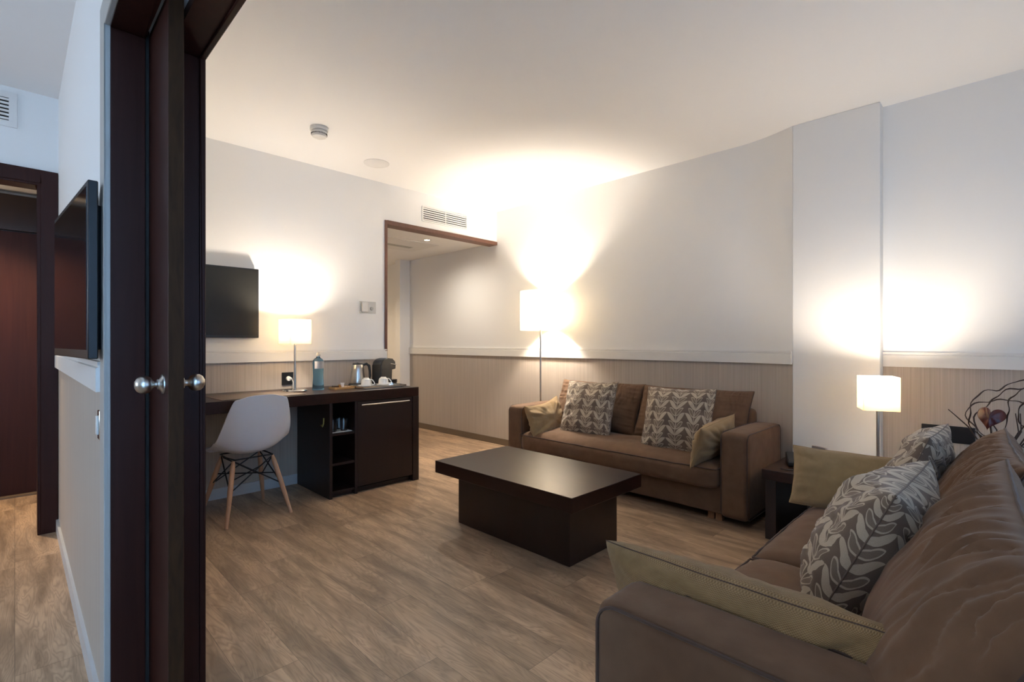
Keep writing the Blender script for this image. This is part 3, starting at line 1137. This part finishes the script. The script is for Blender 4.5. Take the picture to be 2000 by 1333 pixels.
# ------------------------------------------------------------------ side table with telephone
t = thing('side_table', 'low dark wooden side table in the corner between the two sofas', 'side table', (3.47, .76, 0))
b = BM(); box(b, -.33, .355, -.34, .27, .36, .42)
obj('tabletop', b, 'wenge', t, bevel=.003)
for y0, y1 in ((-.33, -.27), (.20, .26)):
    b = BM(); box(b, -.30, .345, y0, y1, 0, .36)
    obj('side_panel', b, 'wenge_side', t, bevel=.002)
t = thing('telephone', 'black desk telephone on the side table beside the far sofa', 'telephone', (3.43, .90, .42), R(20))
b = BM(); box(b, -.10, .10, -.075, .075, 0, .03)
for v in b.verts:
    if v.co.z > .02 and v.co.x > 0: v.co.z += .025
obj('phone_body', b, 'black_plastic', t, bevel=.008, seg=3)
b = BM(); tube(b, [(-.09, -.045, .047), (-.06, -.045, .058), (.06, -.045, .08), (.09, -.045, .075)], [.016, .013, .013, .016], 12)
obj('handset', b, 'black_plastic', t)
b = BM(); tube(b, [(-.1, .03, .01), (-.14, .05, .006), (-.17, .03, .004), (-.21, .08, .004), (-.19, .12, .004)], .003, 6)
obj('phone_cord', b, 'matt_black', t)
b = BM(); box(b, -.05, .05, -.008, .008, 0, .075)
o = obj('notepad_holder', b, 'grey_notepad', bevel=.003)
o.location = (3.70, .86, .42); o.rotation_euler = (0, 0, R(65))
tag(o, 'grey upright notepad holder behind the telephone on the side table', 'notepad holder')

# ------------------------------------------------------------------ televisions
t = thing('television', 'black flat television mounted on the wall above the desk', 'television', (.895, YA - .045, 1.478))
b = BM(); box(b, -.45, .45, -.012, .03, -.268, .268)
obj('tv_body', b, 'black_plastic', t, bevel=.004)
b = BM(); box(b, -.438, .438, -.0135, -.0121, -.25, .258)
obj('screen', b, 'living_screen', t, smooth=False)
b = BM(); box(b, -.01, .03, -.010, .012, -.278, -.266); 
obj('sensor', b, 'black_plastic', t, bevel=.003)
b = BM(); box(b, -.06, .06, .03, .045, -.08, .08)
obj('wall_bracket', b, 'matt_black', t, smooth=False)

t = thing('television', 'black flat television mounted on the bedroom wall at the far left', 'television', (.133, 2.26, 1.385), R(3.2))
b = BM(); box(b, -.004, .020, -.37, .36, -.262, .262)
obj('tv_body', b, 'black_plastic', t, bevel=.003)
b = BM()
prism(b, [(.020, -.34), (.055, -.30), (.055, .30), (.020, .34)], -.235, .20)
obj('rear_housing', b, 'tv_back', t, smooth=False, bevel=.004)
b = BM(); box(b, -.0055, -.0041, -.352, .342, -.235, .245)
obj('screen', b, 'screen_glass', t, smooth=False)

# ------------------------------------------------------------------ wall fittings
t = thing('power_socket', 'black square wall socket with a white plug above the desk', 'socket', (1.583, YA, .878))
b = BM(); box(b, -.046, .046, -.010, 0, -.052, .052)
obj('cover_plate', b, 'black_plastic', t, bevel=.003)
b = BM(); lathe(b, [(0, -.026), (.018, -.026), (.020, -.010), (0, -.009)], (.005, 0, .0), 20, 'Y')
tube(b, [(.005, -.022, 0), (.02, -.035, .004), (.035, -.03, -.03), (.04, -.015, -.085)], .0045, 8)
obj('plug', b, 'white_plastic', t)
t = thing('power_socket', 'black triple wall socket plate beside the column', 'socket', (XB, .25, .625))
b = BM(); box(b, -.012, 0, -.125, .118, -.05, .05)
obj('cover_plate', b, 'black_plastic', t, bevel=.004)
b = BM(); lathe(b, [(0, -.034), (.016, -.034), (.019, -.012), (0, -.011)], (0, .06, .0), 20, 'X')
tube(b, [(-.03, .06, 0), (-.045, .06, -.01), (-.045, .062, -.05), (-.035, .07, -.25)], .0042, 8)
obj('plug', b, 'white_plastic', t)
b = BM(); box(b, XC0 - .008, XC0, 1.985, 2.03, .868, .96)
t = obj('light_switch', b, 'chrome', bevel=.003)
tag(t, 'chrome light switch plate on the bedroom side of the partition', 'light switch')
b = BM(); box(b, XC0 - .014, XC0 - .008, 1.995, 2.02, .885, .943)
obj('rocker', b, 'white_plastic', t, bevel=.002)
t = thing('thermostat', 'small pale thermostat on a clear plate beside the hall opening', 'thermostat', (2.305, YA, 1.50))
b = BM(); box(b, -.08, .085, -.004, 0, -.055, .055)
obj('backing_plate', b, 'pale_plate', t, bevel=.001)
b = BM(); box(b, -.066, -.005, -.032, -.006, -.045, .045)
obj('housing', b, 'white_plastic', t, bevel=.006, seg=3)
b = BM(); lathe(b, [(0, -.014), (.014, -.014), (.016, -.006), (0, -.006)], (.04, 0, -.01), 20, 'Y')
obj('dial', b, 'grey_plastic', t)


def vent(name, x0, x1, z0, z1, y, label, ncol, rows, fr=.012):
    t = thing(name, label, 'air vent', ((x0 + x1) / 2, y, z0))
    cx = (x0 + x1) / 2
    b = BM(); box(b, x0 - cx, x1 - cx, -.004, -.001, 0, z1 - z0)
    obj('backing', b, 'dark_gap', t, smooth=False)
    b = BM()
    a0, a1, h = x0 - cx - fr, x1 - cx + fr, z1 - z0
    box(b, a0, a1, -.010, 0, -fr, 0); box(b, a0, a1, -.010, 0, h, h + fr)
    box(b, a0, a0 + fr, -.010, 0, 0, h); box(b, a1 - fr, a1, -.010, 0, 0, h)
    for c in range(1, ncol):
        x = a0 + fr + (x1 - x0) * c / ncol
        box(b, x - .004, x + .004, -.011, -.003, 0, h)
    obj('frame', b, 'white_trim', t, smooth=False, bevel=.001)
    for r_ in range(rows):
        z = h * (r_ + .5) / rows
        s = h / rows * .27
        b = BM()
        box(b, a0 + fr, a1 - fr, -.010, -.004, z - s, z + s)
        obj('slat', b, 'white_trim', t, smooth=False)
    return t


vent('wall_vent', 2.92, 3.49, 2.418, 2.548, YA, 'white slatted air vent above the hall opening', 2, 6)
vent('wall_vent', -.62, -.025, 2.487, 2.622, YA, 'white slatted air vent above the bedroom doorway', 3, 6, .035)
t = thing('smoke_detector', 'round white smoke detector on the living room ceiling', 'smoke detector', (1.52, 3.44, H))
b = BM(); lathe(b, [(0, 0), (.062, 0), (.062, -.022), (.057, -.026), (0, -.026)], seg=40)
obj('base_ring', b, 'white_plastic', t)
b = BM(); lathe(b, [(.050, -.026), (.053, -.040), (.052, -.052), (.050, -.054), (.047, -.064), (.03, -.072), (0, -.073)], seg=40)
obj('sensor_head', b, 'white_plastic', t)
b = BM()
for k in range(36):
    a = k / 36 * 2 * PI
    x, y = .0525 * math.cos(a), .0525 * math.sin(a)
    box(b, x - .0016, x + .0016, y - .0016, y + .0016, -.052, -.042)
obj('sensor_slots', b, 'dark_gap', t, smooth=False)
b = BM(); lathe(b, [(0, 0), (.105, 0), (.105, -.004), (.098, -.008), (.03, -.010), (.0, -.010)], seg=48)
o = obj('ceiling_disc', b, 'white_trim')
o.location = (2.16, 3.77, H)
tag(o, 'flat round white cover on the ceiling beyond the smoke detector', 'ceiling cover')
t = thing('recessed_spotlight', 'small lit recessed spotlight in the hall ceiling', 'spotlight', (3.28, 4.62, HH))
b = BM(); lathe(b, [(.032, 0), (.046, 0), (.046, -.004), (.032, -.006)], seg=32, cap=False)
obj('trim_ring', b, 'polished_steel', t)
b = BM(); lathe(b, [(0, -.003), (.031, -.003), (.031, 0), (0, 0)], seg=24)
obj('lens', b, 'bulb_glow', t)
t = thing('ceiling_hatch', 'white ceiling access panel with a dark air slot in the hall', 'ceiling panel', (3.2, 5.05, HH))
b = BM(); box(b, -.62, .36, -.28, .30, -.006, 0)
obj('panel', b, 'white_trim', t, smooth=False, bevel=.002)
b = BM(); box(b, -.55, .20, .02, .11, -.008, -.0062)
obj('air_slot', b, 'grey_plastic', t, smooth=False)
# hall and entrance downlights
l = bpy.data.lights.new('hall_spot_light', 'SPOT'); l.energy = 16; l.color = (1, .90, .76); l.spot_size = R(165); l.spot_blend = 1; l.shadow_soft_size = .03
o = bpy.data.objects.new('hall_spot_light', l); o.location = (3.28, 4.62, HH - .02); C.objects.link(o)
l = bpy.data.lights.new('hall_far_light', 'SPOT'); l.energy = 16; l.color = (1, .76, .5); l.spot_size = R(130); l.spot_blend = .8; l.shadow_soft_size = .03
o = bpy.data.objects.new('hall_far_light', l); o.location = (2.9, 6.45, HH - .02); C.objects.link(o)
l = bpy.data.lights.new('entrance_light', 'SPOT'); l.energy = 45; l.color = (1, .76, .5); l.spot_size = R(110); l.spot_blend = .8; l.shadow_soft_size = .03
o = bpy.data.objects.new('entrance_light', l); o.location = (-.25, 4.85, HH - .02); C.objects.link(o)

# ------------------------------------------------------------------ things on the desk
b = BM(); box(b, -.275, .275, -.175, .175, 0, .004)
o = obj('desk_pad', b, 'leather_pad', bevel=.0015)
o.location = (1.215, 3.775, DZ); o.rotation_euler = (0, 0, R(2))
tag(o, 'flat dark leather desk pad behind the white chair', 'desk pad')

t = thing('water_bottle', 'blue tinted water bottle with a grey label on the desk', 'bottle', (1.715, 3.90, DZ))
b = BM(); lathe(b, [(0, 0), (.043, 0), (.046, .006), (.044, .02), (.042, .06), (.0385, .11), (.040, .15), (.042, .18), (.043, .215), (.041, .232), (.032, .247), (.018, .257), (.014, .262), (.014, .272), (0, .272)], seg=36)
obj('bottle_body', b, 'blue_bottle', t)
b = BM(); lathe(b, [(0, .27), (.017, .27), (.017, .285), (.012, .290), (.011, .300), (0, .301)], seg=24)
obj('cap', b, 'grey_plastic', t)
b = BM()
grid(b, 16, 2, lambda s, q: (.0440 * math.cos(R(-150) + s * R(150)), .0440 * math.sin(R(-150) + s * R(150)), .172 + q * .058))
obj('label', b, 'label_paper', t)

t = thing('condiment_tray', 'small wooden tray with sachets beside the water bottle', 'tray', (1.895, 3.86, DZ), R(6))
b = BM(); box(b, -.085, .085, -.055, .055, 0, .006)
for a in ((-.085, .085, -.055, -.049), (-.085, .085, .049, .055), (-.085, -.079, -.049, .049), (.079, .085, -.049, .049)):
    box(b, *a, .006, .018)
obj('tray_body', b, 'tray_wood', t, smooth=False, bevel=.001)
for nm, lb, ct, dx, dy, m_, kind in (('coffee_capsule', 'dark brown coffee capsule box at the left of the wooden tray', 'capsule box', -.055, .0, 'brown_jar', 0),
                                   ('honey_jar', 'tiny amber honey jar on the wooden tray', 'jar', -.018, .005, 'amber_jar', 1),
                                   ('creamer_pot', 'small white creamer pot standing highest on the wooden tray', 'creamer', .015, .02, 'porcelain', 2),
                                   ('sugar_sachet', 'white sugar sachet lying at the right end of the wooden tray', 'sachet', .052, -.005, 'paper_white', 3)):
    b = BM()
    if kind == 0: box(b, -.02, .02, -.025, .025, 0, .022)
    if kind == 1: lathe(b, [(0, 0), (.014, 0), (.015, .018), (.011, .022), (.012, .028), (0, .028)], seg=20)
    if kind == 2: lathe(b, [(0, 0), (.012, 0), (.015, .035), (.017, .038), (.017, .041), (0, .041)], seg=20)
    if kind == 3:
        box(b, -.025, .025, -.03, .03, 0, .008)
    o = obj(nm, b, m_, bevel=.002)
    o.location = (1.895 + dx, 3.86 + dy, DZ + .006)
    tag(o, lb, ct)

t = thing('electric_kettle', 'brushed steel electric kettle with a black handle on the desk', 'kettle', (2.125, 4.03, DZ), R(-25))
b = BM(); lathe(b, [(0, 0), (.078, 0), (.08, .01), (.074, .02), (0, .022)], seg=36)
obj('power_base', b, 'matt_black', t)
b = BM(); lathe(b, [(0, .024), (.068, .024), (.069, .034), (.063, .08), (.055, .14), (.050, .182), (.047, .186), (0, .188)], seg=40)
grid(b, 1, 1, lambda s, q: (-.048 - .022 * s, (q - .5) * .03 * (1 - s), .165 + .018 * s))
obj('kettle_body', b, 'brushed_steel', t)
b = BM(); lathe(b, [(0, .187), (.046, .187), (.040, .196), (.01, .2), (0, .205)], seg=30)
obj('lid', b, 'matt_black', t)
b = BM(); tube(b, [(.046, 0, .182), (.075, 0, .192), (.096, 0, .175), (.103, 0, .13), (.105, 0, .085), (.100, 0, .06)], [.010, .013, .013, .011, .010, .007], 12)
obj('handle', b, 'matt_black', t)

t = thing('coffee_machine', 'black capsule coffee machine with a steel lever at the end of the desk', 'coffee machine', (2.372, 3.985, DZ + .004), R(20))
b = BM()
pr = [(-.12, .0), (-.12, .17), (-.105, .205), (-.07, .228), (-.02, .236), (.04, .230), (.075, .205), (.085, .165), (.082, .135), (.035, .13), (.030, .04), (.03, 0)]
a = [b.verts.new((x, -.052, z)) for x, z in pr]; c = [b.verts.new((x, .052, z)) for x, z in pr]
b.faces.new(a); b.faces.new(c[::-1])
for i in range(len(pr)):
    b.faces.new((a[i], c[i], c[(i + 1) % len(pr)], a[(i + 1) % len(pr)]))
obj('housing', b, 'black_plastic', t, bevel=.006, seg=3)
b = BM()
for k in range(9):
    box(b, -.105, .015, -.0545, -.052, .03 + k * .013, .035 + k * .013)
obj('side_ribs', b, 'matt_black', t, smooth=False)
b = BM(); lathe(b, [(0, 0), (.045, 0), (.052, .012), (.052, .038), (0, .036)], (.085, 0, 0), 30)
obj('drip_tray', b, 'black_plastic', t)
b = BM(); tube(b, [(.0, -.058, .185), (.07, -.056, .175), (.115, -.03, .172), (.12, 0, .172), (.115, .03, .172), (.07, .056, .175), (.0, .058, .185)], .004, 8)
obj('lever', b, 'polished_steel', t)
b = BM(); tube(b, [(.02, 0, .022), (.02, 0, .022)], .001, 4) if False else box(b, .028, .034, -.03, .03, .05, .12)
obj('front_panel', b, 'matt_black', t, smooth=False)

b = BM()
box(b, -.20, .20, -.12, .12, .004, .010)
for a in ((-.20, .20, -.12, -.114), (-.20, .20, .114, .12), (-.20, -.194, -.114, .114), (.194, .20, -.114, .114)):
    box(b, *a, .010, .020)
for sx in (-.17, .17):
    for sy in (-.08, .08):
        box(b, sx - .01, sx + .01, sy - .01, sy + .01, 0, .004)
o = obj('serving_tray', b, 'chrome', bevel=.001, smooth=False)
o.location = (2.19, 3.79, DZ)
tag(o, 'shiny rectangular serving tray under the two coffee cups', 'tray')
b = BM(); lathe(b, [(0, .0), (.035, 0), (.045, .004), (.062, .010), (.063, .012), (.045, .008), (0, .006)], seg=36)
s0 = obj('saucer', b, 'porcelain')
b = BM(); lathe(b, [(.036, 0), (.037, .003), (.035, .03), (.031, .045), (.020, .052), (.019, .057), (0, .057)], seg=36)
c0 = obj('coffee_cup', b, 'porcelain')
b = BM(); tube(b, [(.033, 0, .045), (.045, 0, .040), (.058, 0, .022), (.060, 0, .010), (.052, 0, .006), (.036, 0, .012)], .0038, 8)
obj('cup_handle', b, 'porcelain', c0)
for i, (x, y, side_) in enumerate(((2.075, 3.79, 'left'), (2.237, 3.79, 'right'))):
    s = s0 if i == 0 else copy_tree(s0)
    s.location = (x, y, DZ + .0105)
    tag(s, '%s white saucer on the shiny serving tray' % side_, 'saucer', 'saucers on the serving tray')
    c = c0 if i == 0 else copy_tree(c0)
    c.location = (x, y, DZ + .0195)
    c.rotation_euler = (0, 0, R(-40)); c.scale = (1.15, 1.15, 1.15)
    tag(c, '%s white coffee cup turned upside down on its saucer' % side_, 'cup', 'upside down coffee cups')

# ------------------------------------------------------------------ flower arrangement behind the near sofa
t = thing('flower_arrangement', 'red anthurium with looping dark twigs in the right corner', 'plant', (3.42, .02, 0))
b = BM(); lathe(b, [(0, 0), (.07, 0), (.075, .02), (.05, .2), (.045, .4), (.055, .56), (.05, .56), (.04, .4), (0, .38)], seg=30)
obj('vase', b, 'vase_ceramic', t)
rr = random.Random(7)
loops = [(-.10, .0, .15, .13, 10), (.0, -.05, .19, .16, -35), (.03, -.10, .16, .15, 40), (-.02, -.12, .18, .13, 60), (.02, .0, .14, .17, -10)]
for k, (ox, oy, ra, rb, rot) in enumerate(loops):
    b = BM()
    pts = []
    for i in range(60):
        a = i / 60 * 2 * PI * .93 - PI / 2
        wob = 1 + .12 * math.sin(3 * a + 1.9 * k) + .07 * math.sin(5 * a + 2.6 * k) + .03 * math.sin(11 * a + k)
        y = math.cos(a) * ra * wob
        z = .80 + math.sin(a) * rb * wob
        x = .06 * math.sin(2 * a + k)
        ca, sa = math.cos(R(rot)), math.sin(R(rot))
        pts.append((x * ca + y * sa * .5, y * .95 * ca + oy - .03, z + ox * .3))
    rs = [.0028 + .0009 * math.sin(i * .9) for i in range(60)]
    tube(b, pts, rs, 7)
    tube(b, [(0, 0, .5), pts[0]], .003, 6)
    obj('twig', b, 'twig', t)
for k in range(7):
    b = BM()
    a = rr.uniform(-.9, .9)
    pts = [(0, 0, .5), (rr.uniform(-.03, .03), .05 * a, .62), (rr.uniform(-.05, .05), .15 * a + rr.uniform(-.03, .03), .74), (rr.uniform(-.06, .06), .22 * a, .83)]
    tube(b, pts, [.004, .0035, .003, .002], 6)
    obj('twig', b, 'twig', t)
# the spathe: a heart that faces the room
b = BM()


def heart(s, q):
    a = q * 2 * PI
    r = s
    px = .095 * (math.sin(a) ** 3) * 1.0
    pz = .0062 * (13 * math.cos(a) - 5 * math.cos(2 * a) - 2 * math.cos(3 * a) - math.cos(4 * a))
    y = px * r
    z = pz * r + .012
    x = -.03 + .35 * (y * y + z * z) / .1 + .012 * r * math.cos(8 * a) * .35 + .02 * abs(y) / .09
    return (x, y, z)


grid(b, 12, 64, heart)
fl = obj('spathe', b, 'anthurium_red', t, solid=.002)
fl.scale = (.55, .55, .62); fl.location = (-.06, .035, .80); fl.rotation_euler = (R(8), R(12), R(-8))
b = BM(); tube(b, [(-.07, .04, .805), (-.09, .043, .82), (-.10, .046, .84), (-.10, .048, .858)], [.003, .0038, .003, .0015], 10)
obj('spadix', b, 'foot_wood', t)
b = BM(); tube(b, [(0, 0, .45), (-.02, .02, .62), (-.05, .035, .78)], .004, 8)
obj('flower_stem', b, 'twig', t)
